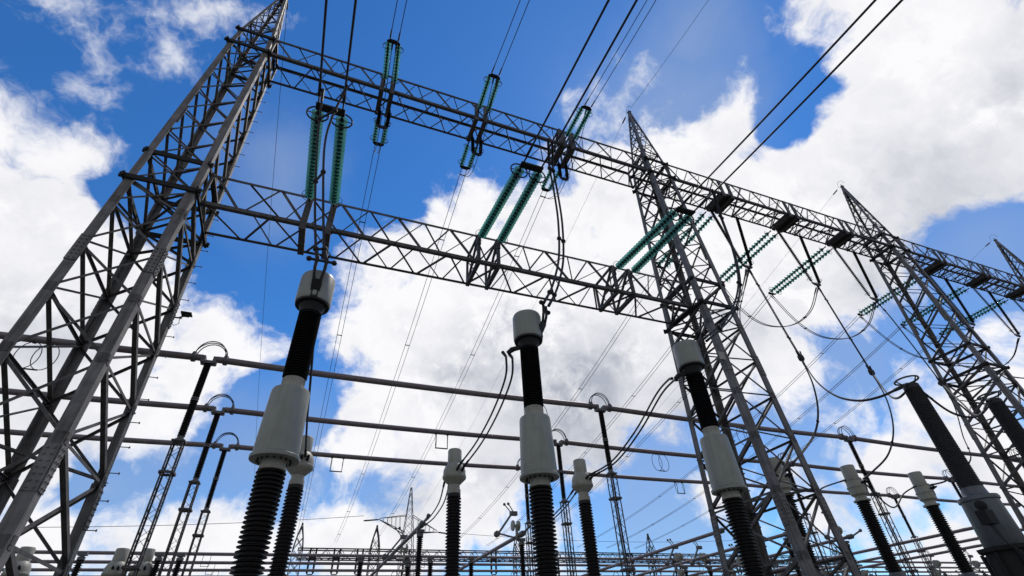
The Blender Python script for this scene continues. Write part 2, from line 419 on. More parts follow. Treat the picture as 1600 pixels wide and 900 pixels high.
# ------------------------------------------------------------------ gantry beams
def beam(x0, x1, yn, yf, zb, zt, pan, label, cw=.18, bw=.07, hang=(), ladder=False, plates=(), ph0=0.0):
    t = thing('gantry_beam', label, 'gantry beam', ((x0 + x1) / 2, (yn + yf) / 2, zb), 'lattice gantry beams')
    o = Vector(t.location)
    C = dict(nt=(yn, zt), nb=(yn, zb), ft=(yf, zt), fb=(yf, zb))
    def P(k, x): return Vector((x, *C[k])) - o
    dirs = dict(nt=((0, 1, 0), (0, 0, -1)), nb=((0, 1, 0), (0, 0, 1)), ft=((0, -1, 0), (0, 0, -1)), fb=((0, -1, 0), (0, 0, 1)))
    for k in C:
        m = MB(); m.angle(P(k, x0), P(k, x1), cw * (1.15 if k == 'nb' else .8 if k == 'nt' else .9), *dirs[k], .03); part(m, 'chord', STEEL, t)
    for (a, b, off, nv, s) in (('nt', 'nb', 0, (0, 1, 0), 1), ('ft', 'fb', .5, (0, -1, 0), .75), ('nt', 'ft', .5, (0, 0, -1), .7), ('nb', 'fb', 0, (0, 0, 1), 1)):
        m = MB(); nv = Vector(nv); w = bw * s
        n = int((x1 - x0) / pan); x = x0 + (off + ph0) * pan
        sh = nv * .035
        while x < x1 - pan * .4:
            xm = x + pan / 2; xe = x + pan
            m.angle(P(a, x) + sh, P(b, min(xm, x1)) + sh, w * 1.15, nv, (1, 0, 0))
            if xe <= x1: m.angle(P(b, xm + .12) + sh, P(a, xe - .06) + sh, w, nv, (1, 0, 0))
            x = xe
        if ladder and a == 'nb':
            x = x0 + .5
            while x < x1:
                m.angle(P('nb', x) + sh * 2.4, P('fb', x) + sh * 2.4, .07, (1, 0, 0), (0, 0, 1)); x += .95
        part(m, 'bracing', STEEL, t)
    for x in (x0 + .02, x1 - .02):
        m = MB()
        for a, b in (('nt', 'nb'), ('ft', 'fb'), ('nt', 'ft'), ('nb', 'fb')): m.bar(P(a, x), P(b, x), .12)
        part(m, 'end_frame', STEEL, t)
    for x, kind in hang:
        if kind == 'light':
            m = MB(); m.bar(P('nt', x), P('fb', x), .07); m.bar(P('nb', x), P('ft', x), .07); m.bar(P('nb', x) + Vector((0, 0, -.02)), P('fb', x) + Vector((0, 0, -.02)), .12)
        elif kind == 'frame':       # open cross frame of struts that carries one string
            m = MB()
            m.bar(P('nt', x), P('nb', x), .17); m.bar(P('nt', x) + Vector((.0, .05, 0)), P('fb', x), .12); m.bar(P('nb', x), P('fb', x), .20)
            m.bar(P('nt', x - .02), P('ft', x - .02), .12); m.bar(P('ft', x), P('fb', x), .12); m.bar(P('nb', x + .05), P('ft', x + .05), .09)
            for f in (.35, .65): m.bar(P('nt', x).lerp(P('nb', x), f), P('nt', x).lerp(P('fb', x), f), .08)
            m.box(P('nt', x).lerp(P('nb', x), .3) + Vector((0, -.06, 0)), .22, .12, .3)
        else:                     # closed sleeve of plates
            m = MB()
            m.bar(P('nt', x) + Vector((0, -.05, -.15)), P('nb', x) + Vector((0, -.05, -.35)), .30, .10, (0, 1, 0))
            m.bar(P('nb', x) + Vector((0, .1, -.08)), P('fb', x) + Vector((0, 0, -.08)), .30, .16)
            m.bar(P('nb', x) + Vector((0, .1, .25)), P('fb', x) + Vector((0, -.2, .05)), .20, .12)
        part(m, 'string_bracket', STEEL, t)
    for x, w, d in plates:
        m = MB(); m.box(P('nb', x).lerp(P('fb', x), .5) + Vector((0, 0, -.06)), w, d, .05)
        part(m, 'platform_plate', PLATE, t)
    return t
LOWP = [-1.95, 6.95, 15.65]          # phases on the lower beam
UPP = [.05, 6.65, 13.55]
def pair(xs, s, kind): return [(x + e * s, kind) for x in xs for e in (-.5, .5)]
beam(-6.95, 20.45, 19, 21.12, 17.25, 19.22, 2.88, 'lower lattice beam between the largest tower and the tower right of centre', .17, .088,
     hang=pair([LOWP[0]], 1.15, 'sleeve') + pair(LOWP[1:], 1.15, 'frame'), ph0=.05)
beam(-7.15, 20.55, 19, 21.0, 30.68, 32.5, 2.6, 'long upper lattice beam from the largest tower to the tower right of centre', .18, .07, hang=pair(UPP, .66, 'sleeve') + [(13.0, 'frame'), (14.1, 'frame')])
BP2 = [29.4, 36.9, 43.9]; BP3 = [57.6, 65.0, 72.2]; BP4 = [86, 93]
beam(22.9, 49.1, 19, 21.0, 30.68, 32.5, 2.3, 'upper lattice beam with dark plates, right of the central tower', .17, .065, hang=pair([x - .7 for x in BP2], .9, 'sleeve') + pair(BP2, 3.0, 'light'), ladder=True,
     plates=[(x - .45, 1.35, 1.7) for x in BP2])
beam(51.3, 77.2, 19, 21.0, 30.68, 32.5, 2.3, 'upper lattice beam between the third and the farthest tower', .17, .065, hang=pair([x - .7 for x in BP3], .9, 'sleeve') + pair(BP3, 3.0, 'light'), ladder=True,
     plates=[(x - .45, 1.35, 1.7) for x in BP3])
beam(79.4, 106, 19, 21.0, 30.68, 32.5, 2.3, 'last upper beam running out at the right edge', .17, .065, ladder=True)

# ------------------------------------------------------------------ insulator strings
def disc_profile(L0, n, R):
    p = L0 / n; out = []
    for i in range(n):
        z = i * p
        out += [(z + p * .30, R * .20), (z + p * .36, R * .40), (z + p * .42, R * .75), (z + p * .53, R), (z + p * .60, R * .98), (z + p * .52, R * .78), (z + p * .47, R * .45), (z + p * .52, R * .20)]
    return out
_cache = {}
def disc_mesh(Ln, n, R, seg, m):
    key = (round(Ln, 2), n, R, seg, m.name)
    if key not in _cache:
        a = MB(); a.lathe((0, 0, 0), (0, 0, 1), disc_profile(Ln, n, R), seg); oa = a.build('disc_string', m)
        b = MB(); pr = []
        for i in range(n):
            z = i * Ln / n; p = Ln / n
            pr += [(z, R * .16), (z + p * .04, R * .42), (z + p * .36, R * .52), (z + p * .40, R * .26), (z + p * .56, R * .26), (z + p * .60, R * .40), (z + p * .98, R * .16)]
        b.lathe((0, 0, 0), (0, 0, 1), pr, 8); ob = b.build('metal_caps', BLACKM)
        _cache[key] = (oa.data, ob.data); bpy.data.objects.remove(oa); bpy.data.objects.remove(ob)
    return _cache[key]
def put(parent, name, me, loc, rot):
    o = bpy.data.objects.new(name, me); COL.objects.link(o); o.parent = parent; o.location = loc; o.rotation_mode = 'QUATERNION'; o.rotation_quaternion = rot
    return reg(o)
def double_string(label, A, B, sep, n, R, group, ring=0.0, seg=14, yoke='plate', horns=True, m=GLASS, sepA=None, yk=.25, name='insulator_string'):
    """two parallel strings from the anchors near A to the yoke at B, spread along X"""
    A = Vector(A); B = Vector(B); t = thing(name, label, 'insulator string', A, group)
    sepA = sep if sepA is None else sepA
    for e in (-.5, .5):
        a = Vector((e * sepA, 0, 0)); b = B - A + Vector((e * sep, 0, 0)); d = (b - a).normalized(); full = (b - a).length
        q = d.to_track_quat('Z', 'Y'); s0 = .35; Ln = full - s0 - yk
        dm, cm = disc_mesh(Ln, n, R, seg, m)
        ds = put(t, 'disc_string', dm, a + d * s0, q)
        o = bpy.data.objects.new('metal_caps', cm); COL.objects.link(o); o.parent = ds; reg(o)
        h = MB(); h.bar(a, a + d * (s0 + .05), .07); h.ball(a + d * .1, .07, 8); part(h, 'link', BLACKM, t)
        h = MB(); h.bar(b - d * (yk + .05), b, .06); part(h, 'link', BLACKM, t)
        side = d.cross(Vector((1, 0, 0))).normalized()
        def circ(c, r, ax1, ax2, a0=0, a1=2 * math.pi, k=20): return [c + ax1 * r * math.cos(a0 + (a1 - a0) * i / k) + ax2 * r * math.sin(a0 + (a1 - a0) * i / k) for i in range(k + 1)]
        xx = Vector((1, 0, 0)); xx = (xx - xx.dot(d) * d).normalized()
        r_ = ring or R * 1.7
        g_ = MB()
        if ring: g_.tube(circ(b - d * (yk + .15), r_, xx, side)[:-1], .035, 8, True); g_.bar(b - d * (yk + .15) - xx * r_, b - d * (yk + .15) + xx * r_, .03)
        else: g_.tube(circ(b - d * (yk + .25), r_, xx * (1 if e > 0 else -1), side, -1.9, 1.9, 14), .018, 5); g_.bar(b - d * (yk - .1), b - d * (yk + .25) + xx * (r_ if e > 0 else -r_), .02)
        part(g_, 'grading_ring', BLACKM, t)
        if horns:
            g_ = MB(); g_.tube(circ(a + d * (s0 + .1), R * 1.5, xx * (1 if e > 0 else -1), side, -1.6, 1.6, 12), .014, 5); g_.bar(a + d * .2, a + d * (s0 + .1) + xx * (R * 1.5 if e > 0 else -R * 1.5), .018); part(g_, 'arcing_horn', BLACKM, t)
    d = (B - A).normalized(); y = MB(); b = B - A; nn = d.cross(Vector((1, 0, 0))).normalized()
    hw = sep / 2 + .1
    if yoke == 'plate':
        y.bar(b + Vector((-hw, 0, 0)), b + Vector((hw, 0, 0)), .34, .09, nn)
        y.bar(b - Vector((sep / 2, 0, 0)), b - Vector((sep / 2, 0, 0)) + d * .7, .06); y.bar(b + Vector((sep / 2, 0, 0)), b + Vector((sep / 2, 0, 0)) + d * .7, .06)
    else:
        vs = [(-hw, -.12), (hw, -.12), (hw, 0), (hw * .55, .16), (-hw * .55, .16), (-hw, 0)]
        y.add([b + Vector((p, 0, 0)) + d * q_ + nn * s for s in (-.03, .03) for p, q_ in vs], [(5, 4, 3, 2, 1, 0), (6, 7, 8, 9, 10, 11)] + [(i, (i + 1) % 6, (i + 1) % 6 + 6, i + 6) for i in range(6)])
    part(y, 'yoke_plate', BLACKM, t)
    return t
G1 = 'green glass strings on the lower beam'; G2 = 'green glass strings on the upper beam'; G3 = 'dark hanging jumper strings'
where = ['above the first large apparatus, left', 'above the middle large apparatus', 'in front of the central tower']
for i, x in enumerate(LOWP):
    double_string('double green glass string of the lower beam, ' + where[i], (x, 18.85, 18.75), (x - .0, 12.9, 18.2), .93 if i == 0 else .90, 23, .25, G1, ring=.42, seg=18, sepA=1.15)
wh2 = ['nearest the largest tower', 'second from the largest tower', 'third, beside crossing wires']
for i, x in enumerate(UPP):
    double_string('short green double string above the top beam, ' + wh2[i], (x + .1, 18.95, 31.3), (x - .15, 15.75, 30.75), .62, 11, .19, G2, yoke='bow', sepA=.66, yk=.15)
    double_string('short green double string below the top beam, ' + wh2[i], (x + .1, 21.1, 30.75), (x + .15, 23.45, 30.65), .62, 8, .19, G2, yoke='bow', sepA=.66, yk=.15)
    double_string('short dark double string hanging under the top beam, ' + wh2[i], (x + .15, 20.4, 30.6), (x + .15, 20.5, 28.65), .55, 11, .13, G3, yoke='bow', m=POLY, sepA=.66, yk=.15)
names2 = ['just right of the central tower', 'second right of the central tower', 'third right of the central tower', 'first beyond the third tower', 'second beyond the third tower', 'third beyond the third tower']
for i, x in enumerate(BP2 + BP3):
    double_string('long green double string behind the beam, ' + names2[i], (x - .7, 21.2, 30.7), (x - .7, 28.8, 30.5), .85, 20, .24, 'long green strings behind the top beam', seg=10, yoke='bow', sepA=.9)
    double_string('long black V-shaped hanging string, ' + names2[i], (x, 20.5, 30.5), (x, 20.5, 24.1), .85, 42, .135, G3, seg=10, yoke='bow', m=POLY, sepA=3.0)

# ------------------------------------------------------------------ wires
def wires(label, paths, r, group=None, name='twin_conductor', cat='overhead wire', spacers=0, every=1, m=WIRE, clampr=None, origin=None, ends=True):
    o = Vector(paths[0][0]); t = thing(name, label, cat, o, group)
    for p in paths:
        w = MB(); w.tube([Vector(q) - o for q in p], r); part(w, 'wire', m, t)
        if ends and clampr:
            for q, q2 in ((p[0], p[1]), (p[-1], p[-2])):
                e = MB(); q = Vector(q) - o; q2 = Vector(q2) - o; dd = (q2 - q).normalized(); e.lathe(q - dd * .05, q2, [(0, clampr), (.5, clampr * .85), (.62, r * 1.1)], 8); part(e, 'end_clamp', BLACKM, t)
    if spacers and len(paths) > 1:
        n = len(paths[0])
        for k in range(spacers):
            i = int(n * (k + .5) / spacers); a = Vector(paths[0][i]) - o; b = Vector(paths[1][min(i, len(paths[1]) - 1)]) - o
            s = MB(); s.bar(a, b, .06); s.ball(a, r * 2.2, 8); s.ball(b, r * 2.2, 8); part(s, 'spacer', BLACKM, t)
    return t
def span(a, b, sag, n=40):
    a = Vector(a); b = Vector(b); return [a.lerp(b, i / n) - Vector((0, 0, 4 * sag * (i / n) * (1 - i / n))) for i in range(n + 1)]
def twin(a, b, sag, sep, n=40, s0=None):
    s0 = sep if s0 is None else s0
    return [span(Vector(a) + Vector((e * s0, 0, 0)), Vector(b) + Vector((e * sep, 0, 0)), sag, n) for e in (-.5, .5)]
GW = 'twin overhead conductors'
for i, x in enumerate(LOWP):
    wires('thick twin conductor from the big green strings, ' + where[i], twin((x, 12.3, 18.15), (x - .1, -34, 18.6), 1.0, .75, 30, .93), .045, GW, spacers=0, clampr=.07)
for i, x in enumerate(UPP):
    wires('twin conductor rising out of the picture, ' + wh2[i], twin((x - .15, 15.5, 30.72), (x - .1, -30, 32), 1.4, .45, 30, .5), .024, GW, spacers=0, clampr=.05)
    wires('thin twin conductor falling away behind, ' + wh2[i], twin((x + .15, 23.6, 30.62), (x + .1, 105, 19.3), 2.6, .42, 50), .022, GW, spacers=6)
for i, x in enumerate(BP2 + BP3):
    wires('thin twin conductor from the long green string, ' + names2[i], twin((x - .7, 29.1, 30.45), (x - .5, 105, 19.3), 2.4, .45, 50), .026, GW, spacers=6)
for i, (x, s) in enumerate(zip(TX, ['largest tower', 'tower right of centre', 'third tower', 'farthest gantry tower'])):
    wires('single earth wire going back from the peak of the ' + s, [span((x, 20.5, 41.2), (x, 112, 24), 2.5, 50)], .013 if i else .018, 'earth wires', name='earth_wire')
    if i == 1: wires('single earth wire coming forward from the peak of the ' + s, [span((x, 19.6, 41.2), (x + (.0 if i == 1 else 0), -30, 41.5), 2.0, 40)], .016, 'earth wires', name='earth_wire')
    l = thing('earth_wire_clamp', 'small dark clamp and loop at the tip of the ' + s, 'wire clamp', (x, YC, 41.3), 'tower tip clamps')
    c = MB(); c.tube([(0, .35, -.1), (0, .25, .45), (0, 0, .6), (0, -.3, .4), (0, -.4, -.1)], .014); part(c, 'loop', WIRE, l)
    c = MB(); c.lathe((0, .6, -.2), (0, 1.3, -.35), [(0, .03), (.05, .07), (.6, .07), (.65, .03)], 8); part(c, 'clamp', BLACKM, l)

# ------------------------------------------------------------------ big instrument transformers (front row)
def insulated_unit(name, label, X, Y, group, side):
    t = thing(name, label, 'transformer', (X, Y, GZ), group)
    Z = lambda z: z - GZ
    def lat(prof, nm, m, n=32, par=None):
        a = MB(); a.lathe((0, 0, 0), (0, 0, 1), [(Z(z), r) for z, r in prof], n); return part(a, nm, m, par or t)
    lat([(8.715, .30), (8.72, .49), (8.75, .50), (8.80, .505), (9.62, .50), (9.70, .47), (9.74, .36), (9.75, .05)], 'head_cover', GREYP, 40)
    lat([(8.35, .27), (8.50, .30), (8.60, .36), (8.655, .37), (8.66, .48), (8.70, .485), (8.73, .485)], 'head_base_and_shade', BLACKM)  # dark cone, plus a black disc painting in the shade under the cap
    lat([(6.25, .26), (6.3, .26)] + sheds(8.42, 6.30, .245, .315, .075), 'upper_insulator', POLY, 28)
    a = MB()
    for k in range(20):
        an = 2 * math.pi * k / 20; a.bar((.27 * math.cos(an), .27 * math.sin(an), Z(6.0)), (.27 * math.cos(an), .27 * math.sin(an), Z(6.26)), .035)
    u = lat([(5.92, .30), (6.2, .27), (6.27, .27)], 'upper_fitting', WHITEP, 28); part(a, 'bolts', WHITEP, u)
    h = lat([(4.22, .30), (4.24, .52), (4.40, .525), (5.86, .475), (5.925, .455), (5.95, .40), (5.955, .27)], 'housing', GREYP, 44)
    lat([(4.12, .50), (4.13, .565), (4.20, .575), (4.22, .56), (4.225, .50)], 'base_flange', GREYP, 44)
    lat([(3.88, .30), (3.9, .315), (4.05, .27), (4.13, .29)], 'neck', WHITEP, 28)
    a = MB()
    for k in range(16):
        an = 2 * math.pi * k / 16; a.box((.38 * math.cos(an), .38 * math.sin(an), Z(4.10)), .045, .045, .05)
    part(a, 'flange_bolts', BLACKM, t)
    lat([(.9, .25), (.95, .25)] + sheds(3.88, .95, .245, .335, .098, .2), 'lower_insulator', PORC, 36)
    lat([(.7, .42), (.75, .42), (.76, .3), (.9, .27), (.92, .25)], 'base_fitting', TANK, 28)
    a = MB()
    for sx in (-.35, .35):
        for sy in (-.35, .35): a.angle((sx, sy, 0), (sx, sy, Z(.7)), .12, (-sx, 0, 0), (0, -sy, 0))
    for q in ((-.35, -.35, .35, -.35), (.35, -.35, .35, .35), (.35, .35, -.35, .35), (-.35, .35, -.35, -.35)):
        a.bar((q[0], q[1], .1), (q[2], q[3], Z(.6)), .06); a.bar((q[0], q[1], Z(.66)), (q[2], q[3], Z(.66)), .08)
    part(a, 'pedestal', STEEL, t)
    # line terminal on the side facing the viewer
    a = MB(); dx, dy = side
    p0 = Vector((dx * .40, dy * .40, Z(8.85))); p1 = Vector((dx * .62, dy * .62, Z(9.25)))
    a.bar(p0, p1, .26, .10, (dx, dy, 0)); a.box(p0, .2, .2, .3)
    for e in (-.14, .14):
        q = Vector((-dy * e, dx * e, 0)); a.tube([p0 + q * .7 + Vector((0, 0, .15)), p1 + q * .7, p1 + q + Vector((dx * .08, dy * .08, .35)), p1 + q + Vector((dx * .1, dy * .1, .75))], .05, 8)
    m_ = p1 + Vector((dx * .1, dy * .1, .62)); q = Vector((-dy, dx, 0))
    a.bar(m_ - q * .34, m_ + q * .34, .06); a.ball(m_ - q * .36, .085); a.ball(m_ + q * .36, .085)
    part(a, 'line_terminal', BLACKM, t)
    tx, ty = (-.55, .28) if dx > 0 else (.05, .6)
    b = MB(); b.bar((tx * .4, ty * .4, Z(8.5)), (tx, ty, Z(8.42)), .12); b.lathe((tx * .85, ty * .85, Z(8.46)), (tx * 1.3, ty * 1.2, Z(8.26)), [(0, .07), (.06, .1), (.26, .07)], 8); part(b, 'rear_terminal', BLACKM, t)
    return t
CTX = [-.85, 6.12, 12.97]; CTG = 'large transformers of the front row'
insulated_unit('instrument_transformer', 'tall transformer with pale grey drum and cap, nearest the largest tower', CTX[0], 13, CTG, (0, -1))
insulated_unit('instrument_transformer', 'tall transformer with pale grey drum and cap, in the middle of the picture', CTX[1], 13, CTG, (.7, -.7))
insulated_unit('instrument_transformer', 'tall transformer with pale grey drum and cap, in front of the central tower', CTX[2], 13, CTG, (.8, -.6))

# ------------------------------------------------------------------ second row: white headed units
def white_head(name, label, X, Y, s, dz, group, flangey=False):
    t = thing(name, label, 'current transformer', (X, Y, GZ), group); Z = lambda z: z + dz - GZ
    def lat(prof, nm, m, n=26):
        a = MB(); a.lathe((0, 0, 0), (0, 0, 1), [(Z(z), r * s) for z, r in prof], n); return part(a, nm, m, t)
    if flangey:
        lat([(7.75, .33), (7.78, .36), (8.55, .36), (8.6, .34), (8.62, .1)], 'expansion_cap', WHITEP)
        lat([(7.62, .40), (7.63, .43), (7.72, .43), (7.73, .38), (7.76, .36)], 'clamp_ring', WHITEP)
        h = lat([(6.50, .29), (6.62, .30), (6.75, .42), (7.15, .44), (7.16, .47), (7.22, .47), (7.23, .43), (7.62, .40)], 'head_tank', WHITEP)
        lat([(6.30, .40), (6.31, .42), (6.40, .42), (6.41, .32), (6.5, .30)], 'collar', WHITEP)
        a = MB(); a.box((.42 * s, -.1, Z(7.35)), .22, .3, .5); a.box((.48 * s, -.15, Z(6.95)), .18, .2, .3); a.tube([(.3, -.3, Z(7.7)), (.5, -.35, Z(7.5)), (.55, -.3, Z(7.0))], .05); part(a, 'side_clamp', CLAMP, t)
    else:
        lat([(7.72, .33), (7.75, .335), (8.42, .335), (8.48, .30), (8.50, .05)], 'expansion_cap', WHITEP)
        lat([(6.80, .26), (7.06, .53), (7.10, .56), (7.20, .565), (7.22, .54), (7.45, .53), (7.66, .45), (7.78, .34)], 'head_tank', WHITEP)
        lat([(6.40, .30), (6.41, .31), (6.58, .31), (6.64, .27), (6.82, .265)], 'collar', WHITEP)
    lat([(6.24, .27), (6.26, .31), (6.38, .31), (6.40, .29)], 'top_fitting', BLACKM)
    lat([(2.2, .29)] + sheds(6.26, 2.25, .275, .345, .135), 'insulator', PORC, 26)
    lat([(1.9, .42), (2.1, .42), (2.12, .32), (2.22, .30)], 'base_fitting', TANK)
    a = MB()
    h = Z(1.9)
    for sx in (-.4, .4):
        for sy in (-.4, .4): a.angle((sx, sy, 0), (sx, sy, h), .12, (-sx, 0, 0), (0, -sy, 0))
    for k in range(3):
        z0 = h * k / 3; z1 = h * (k + 1) / 3
        for q in ((-.4, -.4, .4, -.4), (.4, -.4, .4, .4), (.4, .4, -.4, .4), (-.4, .4, -.4, -.4)): a.bar((q[0], q[1], z0), (q[2], q[3], z1), .05)
    part(a, 'pedestal', STEEL, t)
    a = MB()
    for e in (-.13, .13): a.lathe((.1 + e, -.45 * s, Z(7.35)), (.1 + e + .05, -.8 * s, Z(7.5)), [(0, .07), (.25, .06), (.32, .04)], 8)
    part(a, 'terminal', BLACKM, t)
    return t
R2 = 'white headed transformers of the second row'
white_head('current_transformer', 'white headed transformer half hidden behind the leftmost large one', -.45, 23.2, 1, 0, R2)
white_head('current_transformer', 'white headed transformer standing clear left of the middle large one', 6.45, 23.2, 1, 0, R2)
white_head('current_transformer', 'white headed transformer between the middle large one and the central tower', 13.35, 23.2, 1, 0, R2)
R3 = 'flanged white transformers on the right'
white_head('current_transformer', 'white headed transformer seen just through the leg of the central tower', 27.5, 23.2, 1.2, 1.0, R3, True)
white_head('current_transformer', 'flanged white headed transformer right of the central tower', 34.2, 23.2, 1.2, 1.0, R3, True)
white_head('current_transformer', 'flanged white headed transformer beside the large dark bushing', 41.1, 23.2, 1.2, 1.0, R3, True)

# ------------------------------------------------------------------ large dark bushings at the right
def big_bushing(label, X, Y):
    t = thing('tank_bushing', label, 'bushing', (X, Y, GZ), 'large dark bushings at the right'); Z = lambda z: z - GZ
    def lat(prof, nm, m, n=36):
        a = MB(); a.lathe((0, 0, 0), (0, 0, 1), [(Z(z), r) for z, r in prof], n); return part(a, nm, m, t)
    a = MB(); pr = []
    n = 62; z0, z1 = 4.95, 9.55
    for i in range(n):
        z = z0 + (z1 - z0) * i / n; p = (z1 - z0) / n; f = i / n; r = .425 - .07 * f
        pr += [(Z(z), r - .04), (Z(z + p * .35), r - .04), (Z(z + p * .55), r), (Z(z + p * .7), r), (Z(z + p * .95), r - .04)]
    a.lathe((0, 0, 0), (0, 0, 1), pr, 36); part(a, 'insulator', DARKG, t)
    lat([(9.52, .30), (9.53, .34), (9.72, .34), (9.76, .31), (9.8, .15)], 'top_cap', DARKG)
    a = MB(); a.tube([(.5 * math.cos(k * math.pi / 16) - .08, .5 * math.sin(k * math.pi / 16) , Z(10.0)) for k in range(32)], .045, 8, True); part(a, 'corona_ring', TANK, t)
    a = MB()
    for an in (.4, 2.6, 4.6): a.bar((.25 * math.cos(an), .25 * math.sin(an), Z(9.75)), (.5 * math.cos(an) - .08, .5 * math.sin(an), Z(10.0)), .04)
    a.bar((-.2, 0, Z(9.8)), (-.9, -.1, Z(9.55)), .11); a.bar((.15, 0, Z(9.85)), (.62, .1, Z(10.02)), .13); part(a, 'terminal', BLACKM, t)
    lat([(4.62, .50), (4.66, .46), (4.9, .42), (4.97, .42)], 'bushing_flange', TANK)
    lat([(2.72, .70), (2.75, .72), (4.40, .66), (4.42, .72), (4.50, .73), (4.58, .70), (4.60, .4)], 'turret', TANK, 44)
    a = MB(); a.lathe((-.55, -.25, Z(4.15)), (-.95, -.4, Z(4.15)), [(0, .15), (.1, .19), (.3, .19), (.35, .1)], 14); a.box((-1.15, -.5, Z(3.65)), .5, .38, .5); a.bar((-.6, -.3, Z(3.7)), (-1.1, -.45, Z(3.7)), .1)
    part(a, 'gauge_box', PLATE, t)
    a = MB()
    for e in range(4): a.tube(smooth_path([(-1.1 - .05 * e, -.5, Z(3.4)), (-1.0 - .04 * e, -.6, Z(2.8)), (-.9, -.75 - .05 * e, Z(1.9)), (-1.0 - .07 * e, -.8, .2)], 5), .028)
    part(a, 'control_cables', WIRE, t)
    a = MB(); a.lathe((0, 0, 0), (0, 0, 1), [(Z(2.55), .7), (Z(2.56), 1.02), (Z(2.7), 1.04), (Z(2.73), .7)], 8); part(a, 'tank_flange', PLATE, t)
    a = MB(); a.lathe((0, 0, 0), (0, 0, 1), [(0.3, .85), (Z(2.2), .85), (Z(2.56), .78)], 28)
    for k in range(8):
        an = 2 * math.pi * k / 8; a.bar((.85 * math.cos(an), .85 * math.sin(an), .4), (.95 * math.cos(an), .95 * math.sin(an), Z(2.5)), .1)
    part(a, 'tank', PLATE, t)
    a = MB(); a.box((0, 0, .18), 2.6, 2.6, .36); part(a, 'plinth', CONC, t)
    return t
big_bushing('large dark ribbed bushing with ring and grey turret, left of the two', 26.35, 13)
big_bushing('large dark ribbed bushing cut off by the right edge', 32.85, 13)

# ------------------------------------------------------------------ tubular busbars on post insulators
BUS = [(23.7, 'nearest'), (29.6, 'middle'), (35.5, 'farthest')]
PX = [-26.4, -5.35, 15.55, 36.5, 57.5, 78.5]
ZB = 12.0
def post_proto():
    t = thing('post_insulator', 'x', 'post insulator', (0, 0, GZ), 'support posts of the tubular busbars'); Z = lambda z: z - GZ
    for a_, b_ in ((10.0, 11.72), (8.25, 9.88)):
        a = MB(); a.lathe((0, 0, 0), (0, 0, 1), [(Z(z), r) for z, r in [(a_ - .02, .11)] + sheds(b_, a_, .105, .155, .075)], 16); part(a, 'insulator', PORC, t)
    a = MB(); a.lathe((0, 0, 0), (0, 0, 1), [(Z(9.86), .12), (Z(9.87), .16), (Z(9.92), .16), (Z(9.93), .11), (Z(9.97), .16), (Z(10.02), .16), (Z(10.03), .1)], 14); part(a, 'middle_flange', CLAMP, t)
    a = MB(); a.lathe((0, 0, 0), (0, 0, 1), [(Z(8.08), .2), (Z(8.14), .2), (Z(8.16), .13), (Z(8.27), .13)], 14); a.box((0, 0, Z(8.05)), .5, .5, .05); part(a, 'base_plate', CLAMP, t)
    for sx in (-1, 1):
        for sy in (-1, 1):
            a = MB(); a.angle((sx * .21, sy * .21, 0), (sx * .21, sy * .21, Z(8.03)), .065, (-sx, 0, 0), (0, -sy, 0), .014); part(a, 'leg', STEEL, t)
    a = MB(); n = 24; h = Z(8.03)
    for k in range(n):
        z0 = h * k / n; z1 = h * (k + 1) / n
        for i, q in enumerate(((-1, -1, 1, -1), (1, -1, 1, 1), (1, 1, -1, 1), (-1, 1, -1, -1))):
            if (k + i) % 2: q = (q[2], q[3], q[0], q[1])
            a.bar((q[0] * .2, q[1] * .2, z0), (q[2] * .2, q[3] * .2, z1), .016)
    part(a, 'lacing', STEEL, t)
    for z in (Z(6.75), Z(3.4)):
        a = MB()
        for q in ((-1, -1, 1, -1), (1, -1, 1, 1), (1, 1, -1, 1), (-1, 1, -1, -1)): a.bar((q[0] * .235, q[1] * .235, z), (q[2] * .235, q[3] * .235, z), .09)
        part(a, 'joint_band', STEEL, t)
    a = MB(); a.box((0, 0, Z(11.76)), .3, .3, .1); a.box((-.24, 0, Z(11.9)), .16, .34, .34); a.box((.24, 0, Z(11.9)), .16, .34, .34); a.bar((-.3, 0, Z(11.78)), (.3, 0, Z(11.78)), .2); part(a, 'tube_clamp', CLAMP, t)
    return t
ordn = ['one beyond the left edge', 'first from the left', 'second from the left', 'third from the left', 'fourth from the left', 'fifth from the left']
proto = None
for (y, rn) in BUS:
    for i, x in enumerate(PX):
        if i == 0: continue
        yy = (x, y, GZ)
        if proto is None: o = proto = post_proto(); o.location = yy
        else: o = copy_tree(proto, loc=yy)
        o['label'] = f'black lattice-mounted post insulator under the {rn} busbar, {ordn[i]}'
